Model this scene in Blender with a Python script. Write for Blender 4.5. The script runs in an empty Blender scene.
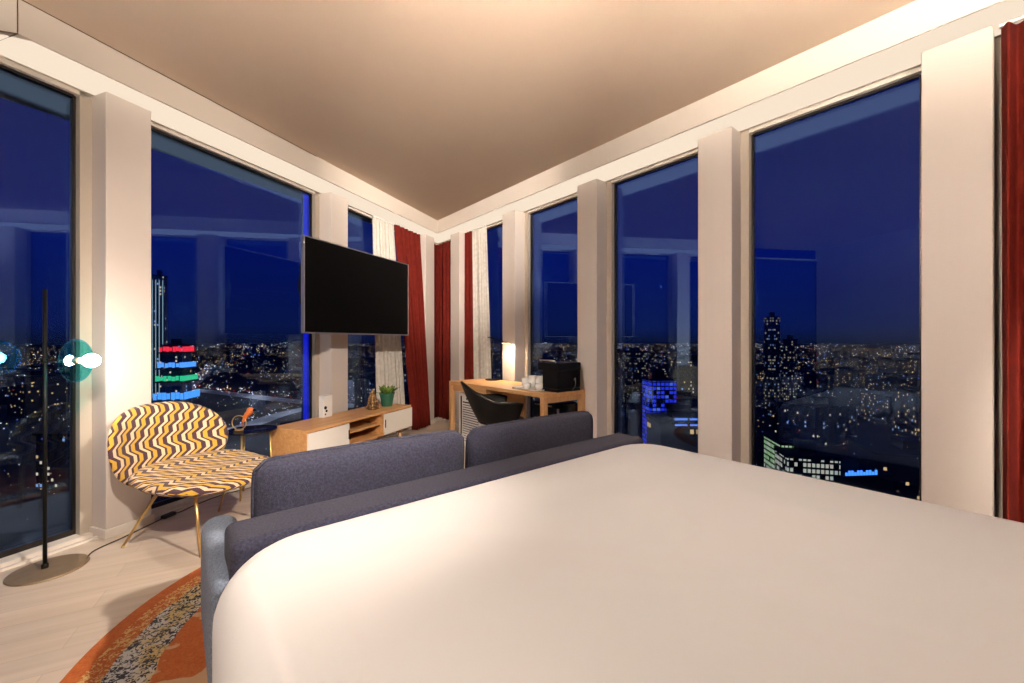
import bpy, bmesh, math, random
from mathutils import Vector, Matrix, Euler
C = bpy.context.scene.collection
PI = math.pi
random.seed(7)

# ---------------------------------------------------------------- wall frames
# two window walls meet at about 60 degrees.  s runs along the wall towards the corner, D is the distance outwards
AL, AR = math.radians(20.464), math.radians(39.4185)
dL = Vector((math.sin(AL), math.cos(AL))); nL = Vector((-dL.y, dL.x))
dR = Vector((-math.sin(AR), math.cos(AR))); nR = Vector((dR.y, -dR.x))
def L(s, D, z=0): return Vector((*(s*dL + D*nL), z))
def R(s, D, z=0): return Vector((*(s*dR + D*nR), z))
DL, DR = 3.186, 3.041          # faces of the pillars
CASE, GL0, GL1, OUT = .15, .20, .22, .23
ZC, ZF, ZH = 2.902, 2.726, 2.70
def corner(a, b):              # crossing of the planes D=a (left wall) and D=b (right wall)
    det = nL.x*nR.y - nL.y*nR.x
    return Vector(((a*nR.y - nL.y*b)/det, (nL.x*b - a*nR.x)/det))

# ---------------------------------------------------------------- materials
def mat(name, col, rough=.6, metal=0, noise=0, nscale=20, bump=0, bscale=200, spec=.5, sheen=0, emit=None, estr=0, trans=0, coat=0):
    m = bpy.data.materials.new(name); m.use_nodes = True
    nt = m.node_tree; b = nt.nodes['Principled BSDF']
    b.inputs['Base Color'].default_value = (*col, 1); b.inputs['Roughness'].default_value = rough
    b.inputs['Metallic'].default_value = metal; b.inputs['Specular IOR Level'].default_value = spec
    b.inputs['Sheen Weight'].default_value = sheen; b.inputs['Coat Weight'].default_value = coat
    b.inputs['Transmission Weight'].default_value = trans
    if emit: b.inputs['Emission Color'].default_value = (*emit, 1); b.inputs['Emission Strength'].default_value = estr
    tc = nt.nodes.new('ShaderNodeTexCoord')
    if noise:
        n = nt.nodes.new('ShaderNodeTexNoise'); n.inputs['Scale'].default_value = nscale; n.inputs['Detail'].default_value = 5
        nt.links.new(tc.outputs['Object'], n.inputs['Vector'])
        r = nt.nodes.new('ShaderNodeValToRGB')
        r.color_ramp.elements[0].position = .3; r.color_ramp.elements[1].position = .7
        r.color_ramp.elements[0].color = (*[c*(1-noise) for c in col], 1); r.color_ramp.elements[1].color = (*[min(1, c*(1+noise)) for c in col], 1)
        nt.links.new(n.outputs['Fac'], r.inputs['Fac']); nt.links.new(r.outputs['Color'], b.inputs['Base Color'])
    if bump:
        n = nt.nodes.new('ShaderNodeTexNoise'); n.inputs['Scale'].default_value = bscale; n.inputs['Detail'].default_value = 3
        nt.links.new(tc.outputs['Object'], n.inputs['Vector'])
        bp = nt.nodes.new('ShaderNodeBump'); bp.inputs['Strength'].default_value = bump; bp.inputs['Distance'].default_value = .01
        nt.links.new(n.outputs['Fac'], bp.inputs['Height']); nt.links.new(bp.outputs['Normal'], b.inputs['Normal'])
    return m
def emis(name, col, s):
    m = bpy.data.materials.new(name); m.use_nodes = True; nt = m.node_tree; nt.nodes.clear()
    e = nt.nodes.new('ShaderNodeEmission'); e.inputs[0].default_value = (*col, 1); e.inputs[1].default_value = s
    o = nt.nodes.new('ShaderNodeOutputMaterial'); nt.links.new(e.outputs[0], o.inputs[0]); return m
class N:                       # tiny node-graph helper
    def __init__(s, m): s.t = m.node_tree; s.m = m
    def n(s, k, **kw):
        x = s.t.nodes.new(k)
        for a, v in kw.items(): setattr(x, a, v)
        return x
    def l(s, a, b): s.t.links.new(a, b)
    def math(s, op, a, b=0, c=None):
        x = s.n('ShaderNodeMath', operation=op)
        for i, v in enumerate((a, b) if c is None else (a, b, c)):
            if hasattr(v, 'links'): s.l(v, x.inputs[i])
            else: x.inputs[i].default_value = v
        return x.outputs[0]
    def ramp(s, fac, stops, const=False):
        r = s.n('ShaderNodeValToRGB'); cr = r.color_ramp
        if const: cr.interpolation = 'CONSTANT'
        while len(cr.elements) < len(stops): cr.elements.new(.5)
        for e, (p, c) in zip(cr.elements, stops): e.position = p; e.color = (*c, 1)
        s.l(fac, r.inputs[0]); return r.outputs[0]
    def mix(s, fac, a, b, t='MIX'):
        x = s.n('ShaderNodeMix', data_type='RGBA', blend_type=t)
        for i, v in ((0, fac), (6, a), (7, b)):
            if hasattr(v, 'links'): s.l(v, x.inputs[i])
            else: x.inputs[i].default_value = v if i == 0 else (*v, 1)
        return x.outputs[2]

M = {}
M['paint'] = mat('warm_white_paint', (.74, .675, .60), .55, noise=.015, nscale=3)
M['pillar'] = mat('pinkish_white_paint', (.62, .55, .50), .5, noise=.02, nscale=2)
M['ceil'] = mat('taupe_ceiling_paint', (.62, .495, .385), .8, noise=.02, nscale=2)
M['seam'] = mat('dark_seam', (.12, .09, .06), .6)
M['alu'] = mat('dark_bronze_frame', (.028, .022, .02), .35, metal=.6, noise=.1)
M['alu_light'] = mat('beige_frame', (.45, .39, .32), .5)
M['white_plastic'] = mat('white_plastic', (.8, .78, .75), .35, noise=.01)
M['white_lac'] = mat('white_lacquer', (.80, .76, .70), .35, noise=.01)
M['black'] = mat('black_plastic', (.004, .004, .0045), .5, noise=.1, spec=.2)
M['black_gloss'] = mat('black_glossy', (.005, .005, .006), .15, noise=.05, spec=.3)
M['screen'] = mat('tv_screen_black', (.0025, .0025, .0025), .35, noise=.05, spec=.06)
M['chrome'] = mat('brushed_silver', (.6, .58, .56), .3, metal=.9, noise=.05)
M['brass'] = mat('brass', (.72, .50, .20), .28, metal=.85, noise=.06)
M['lampmetal'] = mat('dark_brass', (.34, .25, .15), .45, metal=.5, noise=.1)
M['cream'] = mat('cream_sheet', (.74, .72, .71), .8, noise=.012, nscale=1.5, bump=.15, bscale=3, sheen=.1)
M['mattress'] = mat('mattress_fabric', (.72, .68, .63), .85, noise=.03, bump=.1)
M['bedbase'] = mat('bed_base_fabric', (.10, .095, .10), .9, noise=.2, nscale=120, bump=.2)
M['sofa'] = mat('blue_grey_fabric', (.20, .245, .33), .95, noise=.35, nscale=140, bump=.5, bscale=350, sheen=.12, spec=.2)
M['cushion'] = mat('slate_purple_fabric', (.034, .036, .062), .95, noise=.4, nscale=120, bump=.5, bscale=320, sheen=.06, spec=.2)
M['red'] = mat('red_velvet', (.14, .013, .008), .9, noise=.15, nscale=14, bump=.1, sheen=0, spec=.15)
M['sheer'] = mat('white_sheer', (.70, .66, .60), .9, noise=.12, nscale=25, bump=.2, bscale=60)
M['green'] = mat('green_glazed_pot', (.03, .13, .075), .4, noise=.08)
M['leaf'] = mat('leaf_green', (.14, .24, .035), .55, noise=.35, nscale=30)
M['soil'] = mat('soil', (.03, .02, .012), .95, noise=.3, bump=.5)
M['orange'] = mat('orange_ceramic', (.62, .16, .04), .4, noise=.15, nscale=60)
M['bronze'] = mat('bronze_leafwork', (.33, .19, .08), .4, metal=.6, noise=.5, nscale=50)
M['porcelain'] = mat('white_porcelain', (.85, .83, .8), .15, noise=.01)
M['cable'] = mat('black_cable', (.015, .013, .012), .5, noise=.05)
M['tealglass'] = mat('teal_glass', (.05, .27, .30), .15, noise=.05, spec=.8, coat=.3)
M['bulb'] = emis('bulb_glow', (1, .88, .74), 190)
M['lampwarm'] = emis('warm_lamp_glow', (1, .78, .5), 8)
M['blueled'] = emis('blue_led_glow', (.004, .012, 1), .5)
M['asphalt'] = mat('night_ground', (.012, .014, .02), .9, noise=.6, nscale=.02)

def wood_mat(name, c1, c2, axis='X', sc=1.0, rough=.45, planks=None):
    m = bpy.data.materials.new(name); m.use_nodes = True; g = N(m); b = g.t.nodes['Principled BSDF']
    tc = g.n('ShaderNodeTexCoord'); mp = g.n('ShaderNodeMapping')
    g.l(tc.outputs['Object'], mp.inputs[0])
    mp.inputs['Scale'].default_value = {'X': (1.5*sc, 22*sc, 22*sc), 'Y': (22*sc, 1.5*sc, 22*sc), 'Z': (22*sc, 22*sc, 1.5*sc)}[axis]
    n = g.n('ShaderNodeTexNoise'); n.inputs['Scale'].default_value = 1.6; n.inputs['Detail'].default_value = 6; n.inputs['Distortion'].default_value = .6
    g.l(mp.outputs[0], n.inputs[0])
    col = g.ramp(n.outputs[0], [(.3, c1), (.7, c2)])
    if planks:
        ang, w, ln = planks
        mp2 = g.n('ShaderNodeMapping'); mp2.inputs['Rotation'].default_value = (0, 0, ang); g.l(tc.outputs['Object'], mp2.inputs[0])
        g.l(mp2.outputs[0], mp.inputs[0])
        br = g.n('ShaderNodeTexBrick'); br.inputs['Scale'].default_value = 1; br.inputs['Brick Width'].default_value = ln; br.inputs['Row Height'].default_value = w
        br.inputs['Mortar Size'].default_value = .0015; br.inputs['Color1'].default_value = (.92, .92, .92, 1); br.inputs['Color2'].default_value = (1.04, 1.02, 1, 1)
        br.inputs['Mortar'].default_value = (.78, .75, .72, 1); g.l(mp2.outputs[0], br.inputs['Vector'])
        col = g.mix(1.0, col, br.outputs[0], 'MULTIPLY')
    g.l(col, b.inputs['Base Color']); b.inputs['Roughness'].default_value = rough
    return m
M['oak'] = wood_mat('oak_veneer', (.52, .26, .095), (.68, .38, .16), 'X')
M['oak_end'] = wood_mat('oak_end_veneer', (.46, .24, .095), (.60, .35, .16), 'Z')
M['floor'] = wood_mat('pale_oak_floor', (.60, .49, .38), (.72, .61, .50), 'X', .5, .42, planks=(-math.radians(28), .14, 1.6))

# glass: see-through with a mirror-like share, more of it at grazing angles
def glass_mat(name, tint, base, edge):
    m = bpy.data.materials.new(name); m.use_nodes = True; g = N(m); g.t.nodes.clear()
    t = g.n('ShaderNodeBsdfTransparent'); t.inputs[0].default_value = (*tint, 1)
    gl = g.n('ShaderNodeBsdfGlossy'); gl.inputs['Roughness'].default_value = .0; gl.inputs[0].default_value = (.27, .46, .84, 1)
    lw = g.n('ShaderNodeLayerWeight'); lw.inputs[0].default_value = .5
    f = g.math('POWER', lw.outputs['Facing'], 3.0); f = g.math('MULTIPLY_ADD', f, edge, base)
    mx = g.n('ShaderNodeMixShader'); g.l(f, mx.inputs[0]); g.l(t.outputs[0], mx.inputs[1]); g.l(gl.outputs[0], mx.inputs[2])
    o = g.n('ShaderNodeOutputMaterial'); g.l(mx.outputs[0], o.inputs[0]); return m
M['glass'] = glass_mat('window_glass', (.90, .94, 1), .125, .34)
M['lampglass'] = glass_mat('lamp_glass', (.35, .85, .88), .10, .3)
# sheer cloth lets some of the night through
def sheer_mat():
    m = M['sheer']; g = N(m); b = g.t.nodes['Principled BSDF']; o = g.t.nodes['Material Output']
    t = g.n('ShaderNodeBsdfTransparent'); mx = g.n('ShaderNodeMixShader'); mx.inputs[0].default_value = .82
    g.l(t.outputs[0], mx.inputs[1]); g.l(b.outputs[0], mx.inputs[2]); g.l(mx.outputs[0], o.inputs[0])
sheer_mat()

# chair cloth: stepped zigzag bands of mustard and cream between plum lines, laid out in the cloth's own UVs (metres)
def chair_cloth():
    m = bpy.data.materials.new('zigzag_patterned_cloth'); m.use_nodes = True; g = N(m); b = g.t.nodes['Principled BSDF']
    uv = g.n('ShaderNodeUVMap'); uv.uv_map = 'UVMap'; sp = g.n('ShaderNodeSeparateXYZ'); g.l(uv.outputs[0], sp.inputs[0])
    y = g.math('DIVIDE', sp.outputs[1], .066)
    st = g.math('MULTIPLY_ADD', g.math('FRACT', y), 2.2, -.6)
    cl = g.n('ShaderNodeClamp'); g.l(st, cl.inputs[0])
    # every row steps sideways; every third row steps back the other way
    row = g.math('FLOOR', y)
    m3 = g.math('FLOORED_MODULO', row, 4.0)
    back = g.math('GREATER_THAN', m3, 2.5)
    sgn = g.math('MULTIPLY_ADD', back, -2.0, 1.0)
    base = g.math('ADD', g.math('MULTIPLY', g.math('FLOOR', g.math('DIVIDE', row, 4.0)), 2.0), m3)
    off = g.math('MULTIPLY', g.math('ADD', base, g.math('MULTIPLY', cl.outputs[0], sgn)), .50)
    x = g.math('ADD', g.math('DIVIDE', sp.outputs[0], .082), off)
    fr = g.math('FRACT', x)
    plum, must, cream = (.055, .02, .035), (.56, .33, .035), (.70, .52, .33)
    col = g.ramp(fr, [(0, plum), (.15, must), (.43, plum), (.60, cream), (.84, plum)], True)
    g.l(col, b.inputs['Base Color']); b.inputs['Roughness'].default_value = .85; b.inputs['Sheen Weight'].default_value = .15
    n = g.n('ShaderNodeTexNoise'); n.inputs['Scale'].default_value = 400
    bp = g.n('ShaderNodeBump'); bp.inputs['Strength'].default_value = .3; bp.inputs['Distance'].default_value = .004
    g.l(n.outputs[0], bp.inputs['Height']); g.l(bp.outputs[0], b.inputs['Normal'])
    return m
M['cloth'] = chair_cloth()

# round rug: rings by distance from the rug's own centre
def rug_mat(r):
    m = bpy.data.materials.new('orange_ringed_rug'); m.use_nodes = True; g = N(m); b = g.t.nodes['Principled BSDF']
    tc = g.n('ShaderNodeTexCoord'); ln = g.n('ShaderNodeVectorMath', operation='LENGTH'); g.l(tc.outputs['Object'], ln.inputs[0])
    wob = g.n('ShaderNodeTexNoise'); wob.inputs['Scale'].default_value = 9; g.l(tc.outputs['Object'], wob.inputs[0])
    rad = g.math('ADD', ln.outputs[1], g.math('MULTIPLY_ADD', wob.outputs[0], .03, -.015))
    v = g.n('ShaderNodeTexVoronoi', feature='DISTANCE_TO_EDGE'); v.inputs['Scale'].default_value = 75; g.l(tc.outputs['Object'], v.inputs[0])
    spk = g.n('ShaderNodeTexNoise'); spk.inputs['Scale'].default_value = 60; spk.inputs['Detail'].default_value = 4; spk.inputs['Distortion'].default_value = 1.5; g.l(tc.outputs['Object'], spk.inputs[0])
    org = g.ramp(spk.outputs[0], [(.3, (.40, .085, .015)), (.7, (.56, .15, .03))])
    patch = g.n('ShaderNodeTexNoise'); patch.inputs['Scale'].default_value = 7; g.l(tc.outputs['Object'], patch.inputs[0])
    flw = g.n('ShaderNodeTexNoise'); flw.inputs['Scale'].default_value = 5; flw.inputs['Detail'].default_value = 5; flw.inputs['Distortion'].default_value = 1.2; g.l(tc.outputs['Object'], flw.inputs[0])
    inner = g.mix(g.ramp(flw.outputs[0], [(.60, (0, 0, 0)), (.62, (1, 1, 1))]), org, (.60, .36, .20))
    gold = g.mix(g.ramp(spk.outputs[0], [(.50, (0, 0, 0)), (.56, (1, 1, 1))]), org, (.66, .44, .17))
    pale = g.mix(g.ramp(patch.outputs[0], [(.45, (0, 0, 0)), (.55, (1, 1, 1))]), (.62, .60, .56), (.60, .44, .20))
    bw = g.mix(g.ramp(spk.outputs[0], [(.47, (0, 0, 0)), (.51, (1, 1, 1))]), (.02, .02, .028), pale)
    def step(x): return g.math('GREATER_THAN', rad, x)
    c = g.mix(step(r-.285), inner, bw); c = g.mix(step(r-.135), c, gold); c = g.mix(step(r-.065), c, org)
    g.l(c, b.inputs['Base Color']); b.inputs['Roughness'].default_value = .95
    bp = g.n('ShaderNodeBump'); bp.inputs['Strength'].default_value = .6; bp.inputs['Distance'].default_value = .006
    g.l(spk.outputs[0], bp.inputs['Height']); g.l(bp.outputs[0], b.inputs['Normal'])
    return m
M['rug'] = rug_mat(1.2)

# facade: grid of windows, some of them lit (lit windows give off light)
def facade_mat(name, wall, lit, share, cw=1.3, ch=1.9, strength=1.6, mask=(.4, .5)):
    m = bpy.data.materials.new(name); m.use_nodes = True; g = N(m); b = g.t.nodes['Principled BSDF']
    tc = g.n('ShaderNodeTexCoord'); sp = g.n('ShaderNodeSeparateXYZ'); g.l(tc.outputs['Object'], sp.inputs[0])
    oi = g.n('ShaderNodeObjectInfo')
    a = g.math('DIVIDE', g.math('ADD', g.math('ADD', sp.outputs[0], sp.outputs[1]), 500), cw); z = g.math('DIVIDE', sp.outputs[2], ch)
    cx = g.n('ShaderNodeCombineXYZ'); g.l(g.math('FLOOR', a), cx.inputs[0]); g.l(g.math('FLOOR', z), cx.inputs[1]); g.l(g.math('MULTIPLY', oi.outputs['Random'], 90), cx.inputs[2])
    wn = g.n('ShaderNodeTexWhiteNoise', noise_dimensions='3D'); g.l(cx.outputs[0], wn.inputs[0])
    on = g.math('LESS_THAN', wn.outputs[0], share)
    mk = g.math('MULTIPLY', g.math('GREATER_THAN', g.math('FRACT', a), mask[0]), g.math('GREATER_THAN', g.math('FRACT', z), mask[1]))
    ge = g.n('ShaderNodeNewGeometry'); sn = g.n('ShaderNodeSeparateXYZ'); g.l(ge.outputs['Normal'], sn.inputs[0])
    side = g.math('LESS_THAN', sn.outputs[2], .5)
    f = g.math('MULTIPLY', g.math('MULTIPLY', on, mk), side)
    b.inputs['Base Color'].default_value = (*wall, 1); b.inputs['Roughness'].default_value = .8
    col = g.ramp(wn.outputs[1] if False else g.math('FRACT', g.math('MULTIPLY', wn.outputs[0], 57.3)), [(0, lit[0]), (.6, lit[1]), (.85, lit[2])], True)
    g.l(col, b.inputs['Emission Color']); g.l(g.math('MULTIPLY', f, strength), b.inputs['Emission Strength'])
    return m
W, Y, B_ = (1, .85, .62), (1, .62, .26), (.35, .55, 1)
M['fac_a'] = facade_mat('city_facade_warm', (.022, .026, .045), (Y, W, B_), .13, strength=.8)
M['fac_b'] = facade_mat('city_facade_cool', (.016, .022, .05), (W, B_, Y), .09, strength=.7)
M['fac_c'] = facade_mat('city_facade_dim', (.03, .028, .035), (Y, Y, W), .06, strength=.8)
M['fac_tower'] = facade_mat('tower_facade', (.02, .028, .05), (W, W, B_), .22, cw=1.3, ch=1.9, strength=.32)
M['fac_green'] = facade_mat('green_lit_facade', (.02, .02, .022), ((.55, .85, .4), (.75, .95, .55), (.85, .9, .7)), .92, cw=.75, ch=1.15, strength=.6, mask=(.3, .35))
M['fac_white'] = facade_mat('white_lit_facade', (.025, .022, .022), ((.95, .95, .75), (.8, .85, .75), (1, .9, .7)), .7, cw=.8, ch=1.2, strength=.5, mask=(.3, .35))
M['fac_blue'] = facade_mat('blue_lit_facade', (.01, .015, .06), ((.03, .06, 1), (.02, .04, .9), (.1, .2, 1)), .85, cw=1.5, ch=1.5, strength=.7, mask=(.22, .3))

# ---------------------------------------------------------------- mesh helpers
def link(name, bm, m, parent=None, smooth=False, bevel=0, sub=0, recalc=True):
    if recalc: bmesh.ops.recalc_face_normals(bm, faces=bm.faces)
    me = bpy.data.meshes.new(name); bm.to_mesh(me); bm.free()
    for k in (m if isinstance(m, (list, tuple)) else [m]): me.materials.append(M[k])
    if smooth: me.polygons.foreach_set('use_smooth', [True]*len(me.polygons))
    o = bpy.data.objects.new(name, me); C.objects.link(o)
    if parent: o.parent = parent; o.matrix_parent_inverse = Matrix.Identity(4)
    if bevel:
        b = o.modifiers.new('bevel', 'BEVEL'); b.width = bevel; b.segments = 3; b.limit_method = 'ANGLE'; b.angle_limit = math.radians(40)
        me.polygons.foreach_set('use_smooth', [True]*len(me.polygons))
        w = o.modifiers.new('wn', 'WEIGHTED_NORMAL'); w.keep_sharp = True
    if sub: s = o.modifiers.new('sub', 'SUBSURF'); s.levels = sub; s.render_levels = sub
    return o
def tag(o, label, cat, group=None, kind=None):
    o['label'] = label; o['category'] = cat
    if group: o['group'] = group
    if kind: o['kind'] = kind
    return o
def empty(name, loc, rz, label, cat, group=None, kind=None):
    o = bpy.data.objects.new(name, None); C.objects.link(o); o.location = loc; o.rotation_euler = (0, 0, rz); o.empty_display_size = .1
    return tag(o, label, cat, group, kind)
def prism(bm, pts, z0, z1, mi=0):
    a = [bm.verts.new((p[0], p[1], z0)) for p in pts]; b = [bm.verts.new((p[0], p[1], z1)) for p in pts]
    fs = [bm.faces.new(a), bm.faces.new(b)]
    for i in range(len(pts)):
        j = (i+1) % len(pts); fs.append(bm.faces.new((a[i], a[j], b[j], b[i])))
    for f in fs: f.material_index = mi
    return bm
def hexa(bm, P8, mi=0):        # 8 corners: bottom 4 then top 4
    v = [bm.verts.new(p) for p in P8]
    for q in ((0, 1, 2, 3), (4, 5, 6, 7), (0, 1, 5, 4), (1, 2, 6, 5), (2, 3, 7, 6), (3, 0, 4, 7)):
        f = bm.faces.new([v[i] for i in q]); f.material_index = mi
def fbox(bm, F, s0, s1, D0, D1, z0, z1, mi=0):
    prism(bm, [F(s0, D0), F(s1, D0), F(s1, D1), F(s0, D1)], z0, z1, mi); return bm
def box(bm, x0, x1, y0, y1, z0, z1, mi=0): return prism(bm, [(x0, y0), (x1, y0), (x1, y1), (x0, y1)], z0, z1, mi)
def nb(): return bmesh.new()
def tube(bm, pts, r, n=10, cap=True, mi=0):
    pts = [Vector(p) for p in pts]; rings = []
    rr = r if isinstance(r, (list, tuple)) else [r]*len(pts)
    ref = None
    for i, p in enumerate(pts):
        t = (pts[min(i+1, len(pts)-1)] - pts[max(i-1, 0)]).normalized()
        if ref is None: ref = Vector((0, 0, 1)) if abs(t.z) < .9 else Vector((1, 0, 0))
        a = (ref - t*ref.dot(t)).normalized(); b = t.cross(a); ref = a
        rings.append([bm.verts.new(p + (a*math.cos(2*PI*k/n) + b*math.sin(2*PI*k/n))*rr[i]) for k in range(n)])
    for i in range(len(rings)-1):
        for k in range(n):
            f = bm.faces.new((rings[i][k], rings[i][(k+1) % n], rings[i+1][(k+1) % n], rings[i+1][k])); f.material_index = mi
    if cap:
        for q in (rings[0][::-1], rings[-1]): f = bm.faces.new(q); f.material_index = mi
    return bm
def lathe(bm, prof, c=(0, 0, 0), n=40, mi=0):
    rings = []
    for r, z in prof:
        if r < 1e-5: rings.append([bm.verts.new((c[0], c[1], c[2]+z))])
        else: rings.append([bm.verts.new((c[0]+r*math.cos(2*PI*k/n), c[1]+r*math.sin(2*PI*k/n), c[2]+z)) for k in range(n)])
    for A, B in zip(rings, rings[1:]):
        for k in range(n):
            if len(A) == 1 and len(B) == 1: break
            if len(A) == 1: f = bm.faces.new((A[0], B[k], B[(k+1) % n]))
            elif len(B) == 1: f = bm.faces.new((A[k], A[(k+1) % n], B[0]))
            else: f = bm.faces.new((A[k], A[(k+1) % n], B[(k+1) % n], B[k]))
            f.material_index = mi
    return bm
def ball(bm, c, r, seg=16, sc=(1, 1, 1)):
    bmesh.ops.create_uvsphere(bm, u_segments=seg, v_segments=seg//2+2, radius=r, matrix=Matrix.Translation(c) @ Matrix.Diagonal((*sc, 1)))
    return bm
def rrect(x0, x1, y0, y1, r, n=8):
    pts = []
    for cx, cy, a0 in ((x1-r, y1-r, 0), (x0+r, y1-r, 90), (x0+r, y0+r, 180), (x1-r, y0+r, 270)):
        for k in range(n+1):
            a = math.radians(a0 + 90*k/n); pts.append((cx + r*math.cos(a), cy + r*math.sin(a)))
    return pts
def smooth_path(pts, n=8):
    pts = [Vector(p) for p in pts]; out = []
    for i in range(len(pts)-1):
        p0 = pts[max(i-1, 0)]; p1 = pts[i]; p2 = pts[i+1]; p3 = pts[min(i+2, len(pts)-1)]
        for k in range(n):
            t = k/n
            out.append(.5*((2*p1) + (p2-p0)*t + (2*p0-5*p1+4*p2-p3)*t*t + (3*p1-p0-3*p2+p3)*t**3))
    out.append(pts[-1]); return out

# ================================================================ THE ROOM
SL0 = -1.25                    # where the left window wall ends, behind the camera
SR0 = -.92                     # plane of the headboard wall
cOut = corner(DL+OUT, DR+OUT)
def solve(n1, d1, n2, d2):
    det = n1.x*n2.y - n1.y*n2.x
    return Vector(((d1*n2.y - n1.y*d2)/det, (n1.x*d2 - d1*n2.x)/det))
pA = L(SL0, DL+OUT).xy; pB = solve(dL, SL0, dR, SR0); pC = R(SR0, DR+OUT).xy
room = [cOut, pA, pB, pC]
o = link('floor', prism(nb(), room, -.12, 0), 'floor'); tag(o, 'pale oak plank floor of the room', 'floor', kind='structure')
o = link('ceiling', prism(nb(), room, ZC, ZC+.15), 'ceil'); tag(o, 'taupe painted ceiling of the room', 'ceiling', kind='structure')
bm = nb(); t_ = .12
prism(bm, [pA, pB, pB - Vector((dL.x, dL.y))*t_, pA - Vector((dL.x, dL.y))*t_], -.12, ZC+.15)
o = link('wall_back', bm, 'paint'); tag(o, 'plain painted partition behind the viewpoint', 'wall', kind='structure')
bm = nb(); prism(bm, [pB, pC, pC - Vector((dR.x, dR.y))*t_, pB - Vector((dR.x, dR.y))*t_], -.12, ZC+.15)
o = link('wall_headboard', bm, 'paint'); tag(o, 'plain painted wall behind the bed head', 'wall', kind='structure')

# bulkhead along both walls (fascia + underside), mitred at the corner
DfL, DfR = 3.0013, 2.8555
sF = 1.046                     # where the left fascia turns outwards
fc = corner(DfL, DfR); co = corner(DL+OUT, DR+OUT)
turn = L(sF, DfL).xy
e1 = turn + Vector((-.97, -.243))*1.2
bm = nb(); prism(bm, [fc, co, L(sF-.9, DL+OUT).xy, e1, turn], ZF, ZC)
o = link('trim_1', bm, 'paint'); tag(o, 'cream ceiling bulkhead above the left windows', 'trim', kind='structure')
bm = nb(); tube(bm, [L(sF, DfL-.003, ZC-.002), L(2.9, DfL-.003, ZC-.002)], .003, 6)
link('seam_joint', bm, 'seam', o)
bm = nb(); tube(bm, [(turn.x+.002, turn.y-.003, ZF), (turn.x+.002, turn.y-.003, ZC)], .002, 6)
tube(bm, [(turn.x, turn.y, ZF-.002), L(sF-.02, DL+CASE, ZF-.002)], .0025, 6); tube(bm, [(turn.x, turn.y, ZF-.002), (turn.x, turn.y, ZF-.003), L(sF-.24, DL+CASE, ZF-.004)], .003, 6)
link('seam_joint', bm, 'seam', o)
bm = nb(); prism(bm, [fc, R(SR0, DfR).xy, R(SR0, DR+OUT).xy, co], ZF, ZC)
o = link('trim_2', bm, 'paint'); tag(o, 'cream ceiling bulkhead above the right windows', 'trim', kind='structure')

# glowing sheets added so the underside of the bulkhead looks brightly lit
M['band'] = emis('warm_underside_glow', (1, .82, .64), .8)
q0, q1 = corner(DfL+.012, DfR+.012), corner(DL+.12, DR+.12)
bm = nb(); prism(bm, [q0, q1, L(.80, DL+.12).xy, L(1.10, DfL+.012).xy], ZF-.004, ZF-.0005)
o = link('light_band', bm, 'band'); tag(o, 'added glow sheet for the bright underside of the left ceiling bulkhead', 'light')
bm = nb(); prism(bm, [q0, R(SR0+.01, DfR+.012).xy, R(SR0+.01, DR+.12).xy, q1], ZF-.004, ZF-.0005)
o = link('light_band', bm, 'band'); tag(o, 'added glow sheet for the bright underside of the right ceiling bulkhead', 'light')

# pillars
LP = [(1.473, 1.710), (3.267, 3.506), (5.025, 5.262)]
RP = [(4.847, 5.085), (3.649, 3.884), (2.455, 2.695), (1.2515, 1.497), (.052, .300)]
def pillar(F, D, s0, s1, label):
    bm = nb(); fbox(bm, F, s0, s1, D, D+OUT, 0, ZF)
    o = link('pillar', bm, 'pillar', bevel=.006); tag(o, label, 'pillar', 'boxed pillars between the windows', 'structure')
    bm = nb(); fbox(bm, F, s0-.012, s1+.012, D-.014, D+CASE, 0, .055)
    link('baseboard', bm, 'paint', o, bevel=.003)
    bm = nb()
    for a, b in ((s0-.055, s0), (s1, s1+(.012 if s0 < .1 else .055))): fbox(bm, F, a, b, D+CASE, D+OUT-.002, 0, ZF)
    link('casing', bm, 'alu_light', o)
    return o
for (a, b), t in zip(LP, ('wide boxed pillar directly behind the patterned lounge chair', 'boxed pillar behind the wall television', 'slim boxed pillar left of the room corner, beside the gathered red curtain')):
    pillar(L, DL, a, b, t)
for (a, b), t in zip(RP, ('slim boxed pillar right of the room corner, at the left end of the desk', 'boxed pillar lit by the small desk lamp', 'boxed pillar behind the right end of the desk and coffee machine',
                          'boxed pillar between the two big windows over the bed', 'broad boxed pillar beside the red curtain at the right edge')):
    pillar(R, DR, a, b, t)

# window head strips + floor sills
bm = nb()
cc = corner(DL+CASE, DR+CASE)
for F, D, s0 in ((L, DL, SL0), (R, DR, SR0)):
    prism(bm, [cc, F(s0, D+CASE).xy, F(s0, D+OUT).xy, co], ZH, ZF)
o = link('trim_3', bm, 'paint'); tag(o, 'narrow cream head strip above all window panes', 'trim', kind='structure')
bm = nb()
for F, D, s0, a in ((L, DL, SL0, 0), (R, DR, SR0, 0)):
    prism(bm, [corner(DL+.05, DR+.05), F(s0, D+.05).xy, F(s0, D+.075).xy, corner(DL+.075, DR+.075)], 0, .012)
    prism(bm, [corner(DL+.11, DR+.11), F(s0, D+.11).xy, F(s0, D+OUT).xy, co], 0, .022)
o = link('trim_4', bm, 'paint'); tag(o, 'low pale sill rails on the floor under the windows', 'trim', kind='structure')

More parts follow.
